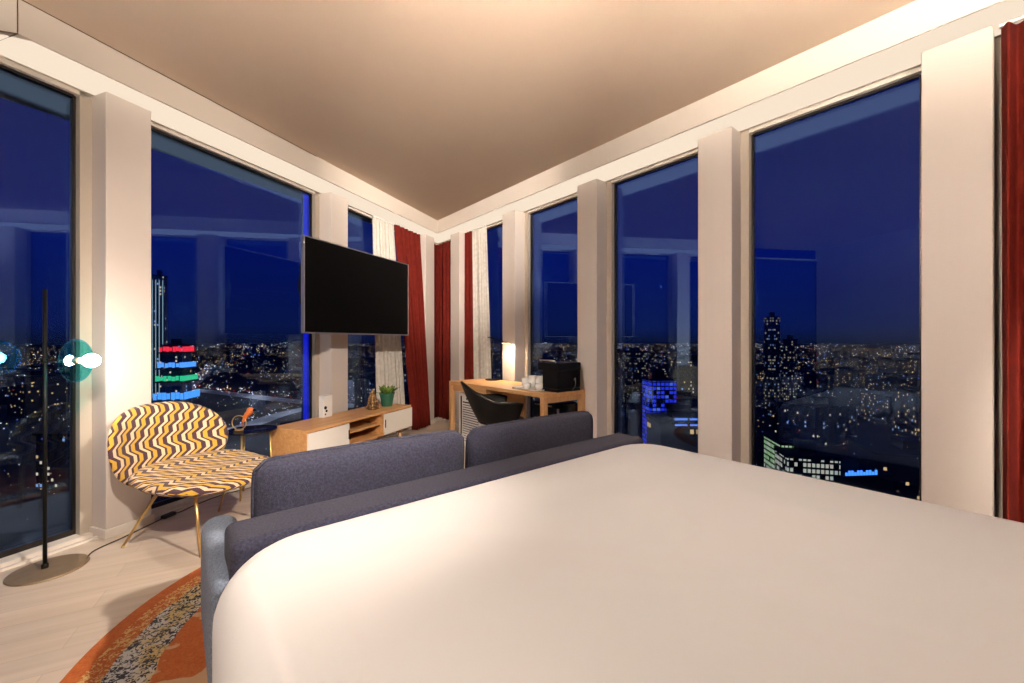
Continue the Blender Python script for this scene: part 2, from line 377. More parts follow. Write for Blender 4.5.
# windows
def window(i, F, D, s0, s1, label):
    w = empty('window_%d' % i, F((s0+s1)/2, D+GL0, 0), 0, label, 'window', None, 'structure')
    inv = Matrix.Translation(-w.location)
    fw = .014
    bm = nb(); z0, z1 = .022, ZH
    fbox(bm, F, s0, s0+fw, D+GL0-.006, D+OUT-.004, z0, z1); fbox(bm, F, s1-fw, s1, D+GL0-.006, D+OUT-.004, z0, z1)
    fbox(bm, F, s0+fw, s1-fw, D+GL0-.006, D+OUT-.004, z0, z0+.03); fbox(bm, F, s0+fw, s1-fw, D+GL0-.02, D+OUT-.03, z1-fw, z1)
    bm.transform(inv); link('frame', bm, 'alu', w)
    bm = nb(); fbox(bm, F, s0+fw, s1-fw, D+GL0, D+GL1, z0+.03, z1-fw)
    bm.transform(inv); link('pane', bm, 'glass', w)
    return w
g_ = .055
window(1, L, DL, SL0+.02, LP[0][0]-g_, 'dark tall window at the left edge behind the floor lamp')
window(2, L, DL, LP[0][1]+g_, LP[1][0]-g_, 'large blue window between the lounge chair and the television')
window(3, L, DL, LP[1][1]+g_, LP[2][0]-g_, 'window half covered by sheer and red curtains behind the cabinet')
window(4, R, DR, RP[1][1]+g_, RP[0][0]-g_, 'narrow window with sheer curtain behind the left end of the desk')
window(5, R, DR, RP[2][1]+g_, RP[1][0]-g_, 'window behind the coffee machine on the desk')
window(6, R, DR, RP[3][1]+g_, RP[2][0]-g_, 'tall window above the right end of the sofa')
window(7, R, DR, RP[4][1]+.012, RP[3][0]-g_, 'large window on the right reflecting the bed')
window(8, R, DR, SR0+.02, RP[4][0]-g_, 'window hidden behind the red curtain at the right edge')
# corner windows behind the curtain in the recess
w = empty('window_9', (*cc, 0), 0, 'curtained window in the sharp room corner', 'window', None, 'structure')
inv = Matrix.Translation(-w.location)
bm = nb(); cg = corner(DL+GL0, DR+GL0); cg1 = corner(DL+GL1, DR+GL1)
prism(bm, [cg, L(LP[2][1], DL+GL0).xy, L(LP[2][1], DL+GL1).xy, cg1], .03, ZH); prism(bm, [cg, R(RP[0][1], DR+GL0).xy, R(RP[0][1], DR+GL1).xy, cg1], .03, ZH)
bm.transform(inv); link('pane', bm, 'glass', w)
bm = nb(); tube(bm, [(*cg, .02), (*cg, ZH)], .03, 8); bm.transform(inv); link('frame', bm, 'alu', w)

# blue-lit facade tubes outside the left wall
for s, t in ((LP[1][0]-.035, 'blue glowing light tube outside the large left window'),):
    bm = nb(); fbox(bm, L, s-.055, s-.01, DL+OUT+.02, DL+OUT+.045, .05, ZH)
    o = link('facade_light_tube', bm, 'blueled'); tag(o, t, 'light')
    bm = nb(); fbox(bm, L, s-.06, s-.005, DL+OUT+.046, DL+OUT+.06, .04, ZH+.01); link('mounting_channel', bm, 'alu', o)

# ================================================================ CURTAINS
def curtain(name, F, top, bot, Dt, Db, z0, z1, folds, amp, m, label, group=None, seed=0, ns=160, nz=14, waist=0, rail=True):
    rnd = random.Random(seed); ph = [rnd.uniform(0, 6.28) for _ in range(4)]
    bm = nb(); uvl = []
    grid = []
    for j in range(nz+1):
        v = j/nz; z = z1 + (z0-z1)*v; row = []
        for i in range(ns+1):
            u = i/ns; s = (top[0]*(1-v)+bot[0]*v)*(1-u) + (top[1]*(1-v)+bot[1]*v)*u
            D = Dt*(1-v)+Db*v
            k = 2*PI*folds*u
            a = amp*(.55+.45*v)
            D += a*(math.sin(k + .7*math.sin(k*.37+ph[0]) + .25*v) + .25*math.sin(2.3*k+ph[1]+v))
            s += .3*a*math.cos(k+ph[2])
            row.append(bm.verts.new(F(s, D, z)))
        grid.append(row)
    for j in range(nz):
        for i in range(ns): bm.faces.new((grid[j][i], grid[j][i+1], grid[j+1][i+1], grid[j+1][i]))
    o = link(name, bm, m, smooth=True); tag(o, label, 'curtain', group)
    md = o.modifiers.new('thick', 'SOLIDIFY'); md.thickness = .003
    # header tape on top
    if rail:
        bm = nb(); fbox(bm, F, min(top), max(top), Dt-.012, Dt+.012, z1, z1+.012); link('curtain_rail', bm, 'white_plastic', o)
    return o
curtain('red_curtain', L, (4.42, 5.00), (4.66, 5.03), DL+.075, DL-.055, .02, ZF-.016, 6, .036, 'red', 'red velvet curtain gathered left of the room corner behind the cabinet', seed=1)
curtain('sheer_curtain', L, (4.05, 4.45), (4.12, 4.70), DL+.12, DL+.10, .02, ZF-.016, 7, .02, 'sheer', 'white sheer curtain hanging behind the potted plant and television', seed=2)
curtain('red_curtain', R, (4.67, 4.835), (4.63, 4.835), DR+.09, DR+.09, .02, ZF-.016, 3, .022, 'red', 'narrow red curtain right of the corner pillar, above the left end of the desk', seed=3)
curtain('sheer_curtain', R, (4.36, 4.68), (4.25, 4.64), DR+.10, DR+.11, .02, ZF-.016, 5, .018, 'sheer', 'cream sheer curtain behind the desk lamp', seed=4)
ci = corner(DL+.17, DR+.17)
def CF(s, D, z=0):             # frame for the corner recess: s 0..1 follows the corner, D offsets outwards
    a = L(5.262, DL+.17).xy; b = R(5.085, DR+.17).xy
    if s < .5: p = a.lerp(ci, s*2)
    else: p = ci.lerp(b, s*2-1)
    n = (Vector((0, 1)))*D
    return Vector((*(p+n), z))
curtain('red_curtain', CF, (.02, .98), (.02, .98), -.05, -.05, .02, ZF-.016, 12, .03, 'red', 'dark red curtain filling the recess between the two corner pillars', seed=5, rail=False)
curtain('red_curtain', R, (-.86, .035), (-.86, .035), DR+.03, DR+.02, .02, ZF-.016, 9, .045, 'red', 'full length red curtain at the right edge beside the bed', seed=6, ns=240)

# ================================================================ BED
def rloops(bm, loops, F):
    rings = []
    for pts, z in loops: rings.append([bm.verts.new(F(p[0], p[1], z if not callable(z) else z(*p))) for p in pts])
    for A, B in zip(rings, rings[1:]):
        n = len(A)
        for k in range(n): bm.faces.new((A[k], A[(k+1) % n], B[(k+1) % n], B[k]))
    bm.faces.new(rings[0][::-1]); bm.faces.new(rings[-1])
    return bm
bs0, bs1, bd0, bd1 = -.80, 1.44, .068, 2.16
bed = empty('double_bed', R(.32, 1.07, 0), 0, 'large double bed with smooth cream cover filling the foreground', 'bed')
inv = Matrix.Translation(-bed.location)
bm = nb(); loops = []
def ol(i, r): return rrect(bs0+i, bs1-i, bd0+i, bd1-i, max(r-i, .02), 10)
prof = [(.03, .24), (.005, .25), (0, .29), (0, .40), (.0, .505)]
for k in range(1, 9):
    a = k/8*PI/2; prof.append((.115*(1-math.cos(a)), .505+.125*math.sin(a)))
for i, z in prof: loops.append((ol(i, .24), z))
for i, z in ((.17, .636), (.25, .641), (.4, .645), (.6, .648), (.85, .65)): loops.append((rrect(bs0+i, bs1-i, bd0+i, bd1-i, .13, 10), lambda x, y, z=z: z + .0025*math.sin(5*x+2*y) + .002*math.sin(9*y-3*x)))
rloops(bm, loops, R); bm.transform(inv); link('bed_cover', bm, 'cream', bed, smooth=True)
bm = nb(); rloops(bm, [(rrect(bs0+.05, bs1-.05, bd0+.05, bd1-.05, .08, 5), z) for z in (.10, .24)], R); bm.transform(inv); link('bed_base', bm, 'bedbase', bed, bevel=.01)
for a in (bs0+.18, bs1-.18):
    for b in (bd0+.18, bd1-.18):
        c = R(a, b); bm = nb(); lathe(bm, [(0, 0), (.022, 0), (.03, .10), (0, .10)], (c.x, c.y, .009), 16); bm.transform(inv); link('leg', bm, 'black', bed)
bm = nb(); fbox(bm, R, SR0+.012, bs0-.005, bd0-.1, bd1+.1, .02, 1.1); bm.transform(inv); link('headboard', bm, 'sofa', bed, bevel=.03)
def pillow(F, s, D, z, w, d, h, rz, name, m, label, cat, group=None):
    bm = nb(); n = 20; top = []; bot = []
    for j in range(n+1):
        for i in range(n+1):
            x = -1+2*i/n; y = -1+2*j/n
            r = max(0, (1-x**4)*(1-y**4))**.5
            sx = x*(1-.08*(1-abs(y))**1*0) ; q = 1-.07*(abs(x)**2*(1-abs(y)) )
            X = x*w/2*(1-.05*y*y); Y = y*d/2*(1-.05*x*x)
            top.append(bm.verts.new((X, Y, h/2*r))); bot.append(bm.verts.new((X, Y, -h/2*r)) if 0 < i < n and 0 < j < n else top[-1])
    for j in range(n):
        for i in range(n):
            a = j*(n+1)+i; q = (a, a+1, a+n+2, a+n+1)
            bm.faces.new([top[k] for k in q]); bm.faces.new([bot[k] for k in q[::-1]])
    o = link(name, bm, m, smooth=True); o.location = F(s, D, z); o.rotation_euler = rz
    tag(o, label, cat, group); return o
for D, t in ((.62, 'white bed pillow nearest the room side of the bed head'), (1.52, 'white bed pillow nearest the right windows at the bed head')):
    pillow(R, -.52, D, .735, .74, .46, .17, (0, 0, math.atan2(nR.y, nR.x)), 'bed_pillow', 'mattress', t, 'pillow')

# ================================================================ SOFA (its back is against the foot of the bed)
sofa = empty('sofa', R(1.85, 1.25, 0), 0, 'blue grey fabric sofa standing against the foot of the bed', 'sofa')
inv = Matrix.Translation(-sofa.location)
def spart(name, s0, s1, D0, D1, z0, z1, m='sofa', bev=.04, wave=0):
    bm = nb(); fbox(bm, R, s0, s1, D0, D1, z0, z1); bm.transform(inv)
    o = link(name, bm, m, sofa); md = o.modifiers.new('bevel', 'BEVEL'); md.width = bev; md.segments = 5
    o.data.polygons.foreach_set('use_smooth', [True]*6); w = o.modifiers.new('wn', 'WEIGHTED_NORMAL'); return o
spart('backrest', 1.455, 1.665, .125, 2.28, .12, .60, 'cushion', .03)
spart('armrest', 1.47, 2.06, .078, .20, .10, .50, 'sofa', .05)
spart('armrest', 1.68, 2.06, 2.25, 2.40, .10, .50, 'sofa', .05)
spart('seat_base', 1.67, 2.05, .205, 2.245, .10, .30, 'sofa', .02)
spart('seat_cushion', 1.67, 2.07, .21, 1.22, .305, .43, 'sofa', .035)
spart('seat_cushion', 1.67, 2.07, 1.23, 2.24, .305, .43, 'sofa', .035)
for s, D in ((1.53, .22), (1.53, 2.2), (2.0, .22), (2.0, 2.15)):
    c = R(s, D); bm = nb(); lathe(bm, [(0, 0), (.02, 0), (.025, .1), (0, .1)], (c.x, c.y, .01), 16); bm.transform(inv); link('leg', bm, 'black', sofa)
def back_cushion(D0, D1, zt, zt2, label):
    # a soft rectangular block leaning on the sofa back
    root = empty('back_cushion', R(1.76, (D0+D1)/2, .44), 0, label, 'cushion', 'back cushions on the sofa')
    bm = nb(); n = 26; h0 = .44
    def pt(u, v, side):
        # u along D (0..1), v up (0..1)
        eu = 1-abs(2*u-1)**7; ev = 1-abs(2*v-1)**5
        puff = .062*(max(eu, 0)*max(ev, 0))**.45
        zt_ = zt*(1-u)+zt2*u
        z = h0 + (zt_-h0)*v - .035*max(0, (abs(2*u-1)-.88)/.12)**2*v + .006*v*math.sin(PI*u)
        s = 1.745 - .05*v*.3 + side*(puff+.012)
        cu = (u-.5); D = (D0+D1)/2 + (D1-D0)*cu*(1-.012*(2*v-1)**6)
        return R(s, D, z)
    g = {}
    for side in (-1, 1):
        for j in range(n+1):
            for i in range(n+1): g[side, i, j] = bm.verts.new(pt(i/n, j/n, side))
    for side in (-1, 1):
        for j in range(n):
            for i in range(n): bm.faces.new([g[side, a, b] for a, b in ((i, j), (i+1, j), (i+1, j+1), (i, j+1))])
    for i in range(n):
        for j in (0, n): bm.faces.new((g[-1, i, j], g[-1, i+1, j], g[1, i+1, j], g[1, i, j]))
    for j in range(n):
        for i in (0, n): bm.faces.new((g[-1, i, j], g[-1, i, j+1], g[1, i, j+1], g[1, i, j]))
    bm.transform(Matrix.Translation(-root.location)); link('cushion_body', bm, 'cushion', root, smooth=True)
    bm = nb()
    for side in (-1, 1):
        path = []
        for i in range(0, n+1): path.append(pt(i/n, 1, side*1.0))
        tube(bm, path, .0035, 6)
        for u in (0, 1): tube(bm, [pt(u, j/n, side) for j in range(n+1)], .0035, 6)
    bm.transform(Matrix.Translation(-root.location)); link('piping', bm, 'cushion', root, smooth=True)
back_cushion(.215, 1.105, .768, .762, 'long slate back cushion on the left half of the sofa')
back_cushion(1.135, 2.085, .758, .752, 'slate back cushion on the right half of the sofa, nearer the desk')

# ================================================================ RUG
bm = nb(); lathe(bm, [(0, 0), (1.195, 0), (1.2, .003), (1.195, .008), (1.15, .009), (0, .009)], n=96)
o = link('round_rug', bm, 'rug', smooth=False); o.location = (-.48, 1.90, .0005); tag(o, 'round orange rug with speckled ring under sofa and bed', 'rug')

# ================================================================ FLOOR LAMP
lp = Vector((-2.455, 2.155, 0))
lamp = empty('floor_lamp', lp, 0, 'black pole floor lamp with teal glass disc and bright bulb beside left window', 'lamp')
bm = nb(); lathe(bm, [(0, 0), (.148, 0), (.152, .004), (.148, .009), (0, .010)], (.02, -.0, 0), 64); link('base', bm, 'lampmetal', lamp, smooth=True).modifiers.new('e', 'EDGE_SPLIT')
bm = nb(); tube(bm, [(0, 0, .008), (0, 0, 1.475)], .0085, 16); lathe(bm, [(0, .0), (.014, 0), (.014, .02), (.009, .025)], (0, 0, .009), 20); link('pole', bm, 'black', lamp, smooth=True)
hz = 1.098
ad = Vector((.98, .20, 0)).normalized()      # the arm points towards the lounge chair
bm = nb(); tube(bm, [Vector((0, 0, hz)), ad*.13+Vector((0, 0, hz))], .006, 12); ball(bm, (0, 0, hz), .016)
link('arm', bm, 'black', lamp, smooth=True)
ax = Vector((.98, .20, 0)).normalized(); up = Vector((0, 0, 1)); sd = ax.cross(up)
dc = ad*.14 + Vector((0, 0, hz))
rot = Matrix((( up.x, sd.x, ax.x, dc.x), (up.y, sd.y, ax.y, dc.y), (up.z, sd.z, ax.z, dc.z), (0, 0, 0, 1)))
bm = nb(); lathe(bm, [(0, -.006), (.10, -.006), (.116, 0), (.10, .006), (0, .006)], n=48); bm.transform(rot); link('glass_disc', bm, 'lampglass', lamp, smooth=True)
bm = nb(); tube(bm, [(0, 0, -.02), (0, 0, .03)], .018, 20); bm.transform(rot); link('bulb_socket', bm, 'lampmetal', lamp, smooth=True)
bm = nb(); ball(bm, (0, 0, .066), .036, 20); bm.transform(rot); bulb = link('bulb', bm, 'bulb', lamp, smooth=True)
# cable with foot switch
pts = [(-2.33, 2.245, .006), (-2.385, 2.34, .006), (-2.37, 2.50, .006), (-2.36, 2.70, .006), (-2.345, 2.79, .012), (-2.325, 2.88, .006), (-2.31, 3.0, .006), (-2.25, 3.2, .006), (-2.05, 3.45, .006), (-1.95, 3.6, .006)]
bm = nb(); tube(bm, smooth_path(pts, 8), .0035, 8); cab = link('lamp_cable', bm, 'cable', smooth=True); tag(cab, 'thin black lamp cable running across the floor under the lounge chair', 'cable')
bm = nb(); bmesh.ops.create_cube(bm, size=1, matrix=Matrix.Translation((-2.345, 2.80, .014)) @ Matrix.Rotation(1.4, 4, 'Z') @ Matrix.Diagonal((.085, .04, .024, 1)))
link('foot_switch', bm, 'cable', cab, bevel=.008)

# ================================================================ LOUNGE CHAIR
ch = empty('lounge_chair', (-1.87, 2.52, 0), math.radians(-112), 'wide armless lounge chair in yellow and plum zigzag fabric on brass legs', 'chair')
def shell(name, fn, parent, nr=14, nt=72, m='cloth'):
    """closed padded shell from fn(rho, theta, side) -> (point, uv)"""
    bm = nb(); uvL = bm.loops.layers.uv.new('UVMap'); V = {}; UV = {}
    for side in (1, -1):
        for i in range(nr+1):
            for k in range(nt):
                if i == nr and side == -1: continue
                if i == 0 and k: continue
                p, uv = fn(i/nr, 2*PI*k/nt, side); v = bm.verts.new(p); V[side, i, k] = v; UV[v] = uv
    def g(s, i, k):
        k %= nt
        if i == 0: k = 0
        if i == nr: s = 1
        return V[s, i, k]
    for side in (1, -1):
        for i in range(nr):
            for k in range(nt):
                q = [g(side, i, k), g(side, i+1, k), g(side, i+1, k+1), g(side, i, k+1)]
                if i == 0: q = [q[0], q[1], q[2]]
                bm.faces.new(q)
    for f in bm.faces:
        for l in f.loops: l[uvL].uv = UV[l.vert]
    return link(name, bm, m, parent, smooth=True)
def sup(t, a, b, n): 
    c, s = math.cos(t), math.sin(t)
    return a*math.copysign(abs(c)**(2/n), c), b*math.copysign(abs(s)**(2/n), s)
def back_fn(rho, t, side):
    x, y = sup(t, .325, .25, 2.45); x *= rho; y *= rho
    # the shell narrows a little to its foot
    z = .56 + y
    x *= 1 + .10*(y/.225 > 0)*0 - .10*max(0, -y/.25)
    th = .030*(max(0, 1-rho**6))**.5 + .004*(rho < .999)
    wrap = 1.0*x*x + 1.4*max(0, abs(x)-.18)**2
    Yb = -.315 - .24*(z-.40) + wrap + .5*max(0, .45-z)**2*8
    return Vector((x + .055, Yb + side*th, z)), (x*1.05 + 5, y + 5)
shell('backrest', back_fn, ch)
def seat_fn(rho, t, side):
    x, y = sup(t, .35, .325, 2.5); x *= rho; y *= rho
    th = (.040 if side > 0 else .040)*(max(0, 1-rho**5))**.5
    z = .39 + .12*x*x + (.05*max(0, -y)/.315) - .02*max(0, y/.315)**2
    return Vector((x, y + .01, z + side*th)), (x + 9 + .5*y, y + 3.3)
shell('seat', seat_fn, ch)
for (tx, ty), (fx, fy) in (((.20, -.10), (.27, -.32)), ((-.20, -.10), (-.27, -.32)), ((.17, .17), (.17, .218)), ((-.20, .14), (-.29, .25))):
    bm = nb(); tube(bm, [(tx, ty, .345), (fx, fy, .006)], [.010, .0065], 12); lathe(bm, [(0, 0), (.009, 0), (.009, .008), (0, .008)], (fx, fy, 0), 12); link('leg', bm, 'brass', ch, smooth=True)
bm = nb()
for a, b in (((.20, -.10), (-.20, -.10)), ((.17, .17), (-.20, .14)), ((.20, -.10), (.17, .17)), ((-.20, -.10), (-.20, .14))): tube(bm, [(*a, .343), (*b, .343)], .009, 10)
link('under_frame', bm, 'brass', ch, smooth=True)

# ================================================================ SIDE TABLE + ORNAMENT
st = empty('side_table', (-2.04, 3.22, 0), 0, 'small round black side table on thin brass legs by the left window', 'table')
bm = nb(); lathe(bm, [(0, .495), (.155, .495), (.17, .503), (.172, .512), (.165, .512), (.160, .506), (0, .506)], n=48); link('tabletop', bm, 'black_gloss', st, smooth=True)
for k in range(3):
    a = 2*PI*k/3+.5; bm = nb(); tube(bm, [(.12*math.cos(a), .12*math.sin(a), .495), (.135*math.cos(a), .135*math.sin(a), .0)], .007, 10); link('leg', bm, 'brass', st, smooth=True)
bm = nb(); tube(bm, [(.13*math.cos(t/24*2*PI), .13*math.sin(t/24*2*PI), .16) for t in range(25)], .004, 8, cap=False); link('stretcher_ring', bm, 'brass', st, smooth=True)
orn = empty('bird_ornament', (-2.13, 3.20, .507), 0, 'orange bird perched on a brass ring on the small side table', 'ornament')
bm = nb(); tube(bm, [(.055*math.cos(t/28*2*PI), 0, .06+.055*math.sin(t/28*2*PI)) for t in range(29)], .004, 8, cap=False); lathe(bm, [(0, 0), (.03, 0), (.03, .006), (0, .006)], n=24); link('ring', bm, 'brass', orn, smooth=True)
bm = nb(); tube(bm, smooth_path([(.03, 0, .03), (.034, 0, .07), (.05, 0, .105), (.075, 0, .135), (.095, 0, .15)], 5), [.004]*5+[.012]*4+[.018]*4+[.022]*4+[.02]*3+[.012], 14)
ball(bm, (.088, 0, .158), .024, 16, (1.1, .9, .9)); link('body', bm, 'orange', orn, smooth=True)
bm = nb(); lathe(bm, [(.009, 0), (.006, .016), (0, .03)], n=12); bm.transform(Matrix.Translation((.11, 0, .158)) @ Matrix.Rotation(PI/2, 4, 'Y')); link('beak', bm, 'black', orn, smooth=True)

# ================================================================ CONSOLE CABINET
# local axes: x along the wall to the corner, y towards the wall
cs0, cs1, cD0, cD1, cz0, cz1 = 2.444, 3.86, 2.63, 3.02, .262, .50
con = empty('media_cabinet', L(cs0, cD0, 0), math.atan2(dL.y, dL.x), 'low oak media cabinet with white doors and open shelves under the television', 'cabinet')
Lc, Dc = cs1-cs0, cD1-cD0; tk = .022
bm = nb(); box(bm, 0, Lc, 0, Dc, cz1-tk, cz1); box(bm, 0, Lc, 0, Dc, cz0, cz0+tk)
box(bm, 0, tk, 0, Dc, cz0+tk, cz1-tk); box(bm, Lc-tk, Lc, 0, Dc, cz0+tk, cz1-tk)
xa, xb = .455, .935
for x in (xa, xb): box(bm, x-tk/2, x+tk/2, .004, Dc-.01, cz0+tk, cz1-tk)
box(bm, tk, Lc-tk, Dc-.012, Dc, cz0+tk, cz1-tk)
link('body', bm, 'oak', con, bevel=.002)
bm = nb(); box(bm, xa+tk/2, xb-tk/2, .02, Dc-.015, .372, .388); link('shelf', bm, 'oak', con, bevel=.001)
for a, b in ((.006, xa-.004), (xb+.004, Lc-.006)):
    bm = nb(); box(bm, a, b, -.016, -.001, cz0+.008, cz1-tk-.004); d = link('door', bm, 'white_lac', con, bevel=.002)
    x = b-.012 if a < .1 else a+.004
    bm = nb(); box(bm, x, x+.010, -.021, -.016, .34, .42); link('handle', bm, 'black', d, bevel=.001)
for x, y, sx, sy in ((.14, .07, -1, -1), (Lc-.14, .07, 1, -1), (.14, Dc-.07, -1, 1), (Lc-.14, Dc-.07, 1, 1)):
    bm = nb(); tube(bm, [(x, y, cz0), (x+.055*sx, y+.035*sy, 0)], [.019, .011], 14); link('leg', bm, 'oak_end', con, smooth=True)
# things on it
def onc(x, y, z=cz1): return con.matrix_basis @ Vector((x, y, z)) if False else Vector((*(L(cs0+x, cD0+y)).xy, z))
sp_ = empty('white_speaker', onc(.52, .325), con.rotation_euler.z, 'small upright white box at the back of the media cabinet', 'box')
bm = nb(); box(bm, -.055, .055, -.03, .03, 0, .20); link('body', bm, 'white_plastic', sp_, bevel=.006)
bm = nb(); 
for k in range(3): lathe(bm, [(0, 0), (.008+.004*k, 0), (.008+.004*k, .002), (0, .002)], (-.012+.012*(k % 2), .03+.03*k, 0), 12)
bm.transform(Matrix.Translation((-.02, -.0305, 0)) @ Matrix.Rotation(PI/2, 4, 'X')); link('dark_mark', bm, 'black', sp_)
tr = empty('bronze_figurine', onc(1.02, .20), .3, 'small pointed bronze leafwork figurine beside the potted plant', 'figurine')
bm = nb(); rnd = random.Random(3)
for k in range(46):
    v = k/46; r = .052*(1-v)**.8+.006; a = k*2.4; z = .012 + .19*v
    c = Vector((r*math.cos(a), r*math.sin(a), z))
    bmesh.ops.create_icosphere(bm, subdivisions=1, radius=.016*(1.15-.6*v), matrix=Matrix.Translation(c) @ Matrix.Rotation(a, 4, 'Z') @ Matrix.Rotation(-.6, 4, 'Y') @ Matrix.Diagonal((.6, .8, 1.5, 1)))
lathe(bm, [(0, 0), (.05, 0), (.04, .02), (.012, .2), (0, .215)], n=16); link('figure', bm, 'bronze', tr, smooth=True)
pp = empty('potted_plant', onc(1.255, .20), 0, 'small leafy plant in a green pot on the media cabinet', 'plant')
bm = nb(); lathe(bm, [(0, 0), (.055, 0), (.075, .125), (.082, .128), (.082, .145), (.074, .145), (.070, .12), (0, .12)], n=32); link('pot', bm, 'green', pp, smooth=True).modifiers.new('e', 'EDGE_SPLIT')
bm = nb(); lathe(bm, [(0, .124), (.069, .124)], n=24); link('soil', bm, 'soil', pp)
bm = nb(); rnd = random.Random(11)
for k in range(44):
    a = rnd.uniform(0, 6.28); el = rnd.uniform(.45, 1.35); ln = rnd.uniform(.08, .15); r0 = rnd.uniform(0, .045)
    p0 = Vector((r0*math.cos(a), r0*math.sin(a), .125)); d = Vector((math.cos(a)*math.cos(el), math.sin(a)*math.cos(el), math.sin(el)))
    s_ = d.cross(Vector((0, 0, 1))).normalized(); nn = s_.cross(d)
    P = [p0]; vs = []
    for i in range(7):
        t = i/6; w = .021*math.sin(PI*(.08+.92*t))*(1.0 if t < .98 else .2)+.001
        c = p0 + d*ln*t - Vector((0, 0, .025*t*t)); vs.append((bm.verts.new(c - s_*w), bm.verts.new(c + nn*-.004), bm.verts.new(c + s_*w)))
    for A, B in zip(vs, vs[1:]): bm.faces.new((A[0], A[1], B[1], B[0])); bm.faces.new((A[1], A[2], B[2], B[1]))
o = link('leaves', bm, 'leaf', pp, smooth=True, recalc=False); o.modifiers.new('t', 'SOLIDIFY').thickness = .001

# ================================================================ TELEVISION
a = Vector((-1.775, 3.49)); b = Vector((-1.225, 4.835)); w_ = (b-a).length
tv = empty('television', (*(a), 1.27), math.atan2((b-a).y, (b-a).x), 'large black flat television mounted in front of a pillar', 'television')
H_ = .838
bm = nb(); box(bm, .012, w_-.012, .001, .045, .012, H_-.012); link('housing', bm, 'black', tv, bevel=.004)
bm = nb(); box(bm, .010, w_-.010, -.004, .0008, .014, H_-.010); link('screen', bm, 'screen', tv)
bm = nb()
for q in ((0, w_, 0, .011), (0, w_, H_-.009, H_)): box(bm, q[0], q[1], -.006, .03, q[2], q[3])
for q in ((0, .010), (w_-.010, w_)): box(bm, q[0], q[1], -.006, .03, .011, H_-.009)
link('bezel', bm, 'chrome', tv, bevel=.001)
bm = nb(); box(bm, .02, .26, .046, .07, .25, .6); box(bm, .02, .22, .07, .085, .36, .48)
# arm back to the pillar
mi = tv.matrix_basis.copy(); loc = Matrix.Translation(tv.location) @ Matrix.Rotation(tv.rotation_euler.z, 4, 'Z')
p1 = loc.inverted() @ L(3.40, DL+.0, 1.70); tube(bm, [(.12, .08, .42), (p1.x, p1.y, .42)], .02, 10); box(bm, p1.x-.06, p1.x+.06, p1.y-.022, p1.y-.001, .30, .54)
link('wall_mount', bm, 'black', tv)

# ================================================================ DESK
ds0, ds1, dD0, dD1 = 2.575, 4.17, 2.475, 3.02
desk = empty('writing_desk', R(ds1, dD0, 0), math.atan2(-dR.y, -dR.x), 'long oak writing desk in front of the right windows', 'desk')
# local x runs from the corner end towards the viewer, y towards the windows
Ld, Wd = ds1-ds0, dD1-dD0
bm = nb(); box(bm, 0, Ld, 0, Wd, .705, .74); link('desktop', bm, 'oak', desk, bevel=.003)
for x in (0.0, Ld-.05):
    for y in (.0, Wd-.05):
        bm = nb(); box(bm, x, x+.05, y, y+.05, 0, .704); link('leg', bm, 'oak_end', desk, bevel=.003)
for x in (.005, Ld-.045):
    for z0_, z1_ in ((.655, .704), (.05, .09)):
        bm = nb(); box(bm, x, x+.04, .051, Wd-.051, z0_, z1_); link('end_rail', bm, 'oak_end', desk, bevel=.002)
bm = nb(); box(bm, .06, .75, Wd-.035, Wd-.012, .12, .70); link('back_panel', bm, 'oak', desk, bevel=.001)
bm = nb(); box(bm, .06, .70, .02, .42, .635, .703); dw = link('drawer', bm, 'oak', desk, bevel=.003)
bm = nb(); box(bm, .3, .46, .008, .02, .66, .675); link('handle', bm, 'black', dw)
def od(s, D, z=.74): return R(s, D, z)
rzR = math.atan2(-dR.y, -dR.x)
# white louvred cabinet under the desk
lc = empty('louvred_cabinet', R(4.11, 2.56, 0), rzR, 'white louvred cabinet standing under the left end of the desk', 'cabinet')
bm = nb(); box(bm, 0, .42, .012, .36, 0, .60); link('body', bm, 'white_lac', lc, bevel=.004)
bm = nb(); box(bm, .09, .40, .0085, .0115, .05, .51); link('painted_slat_shade', bm, 'black', lc)  # black plate that paints shade into the gaps between the slats
bm = nb()
for k in range(17): hexa(bm, [(.09, .008, .05+k*.027), (.40, .008, .05+k*.027), (.40, -.002, .048+k*.027), (.09, -.002, .048+k*.027), (.09, .008, .064+k*.027), (.40, .008, .064+k*.027), (.40, .003, .064+k*.027), (.09, .003, .064+k*.027)])
link('louvre_front', bm, 'white_plastic', lc)
bm = nb(); box(bm, .045, .065, .006, .0118, .06, .57); link('dark_slot', bm, 'black', lc)
for x in (.17, .22, .27):
    bm = nb(); lathe(bm, [(0, 0), (.012, 0), (.012, .003), (0, .003)], (x, .545, 0), 12)
    bm.transform(Matrix.Translation((0, .0118, 0)) @ Matrix.Rotation(PI/2, 4, 'X')); link('dial', bm, 'black', lc)
# minibar under the right end
mb = empty('mini_fridge', R(2.93, 2.66, 0), rzR, 'black mini fridge under the right end of the desk', 'fridge')
bm = nb(); box(bm, 0, .27, .02, .33, .0, .62); link('body', bm, 'black', mb, bevel=.006)
bm = nb(); box(bm, .275, .29, .02, .33, .02, .61); d = link('door', bm, 'black_gloss', mb, bevel=.004)
bm = nb(); box(bm, .291, .30, .04, .06, .38, .58); link('handle', bm, 'chrome', d)
for z_ in (.46, .595): bm = nb(); box(bm, .02, .25, .012, .0195, z_, z_+.015); link('trim_strip', bm, 'chrome', mb)
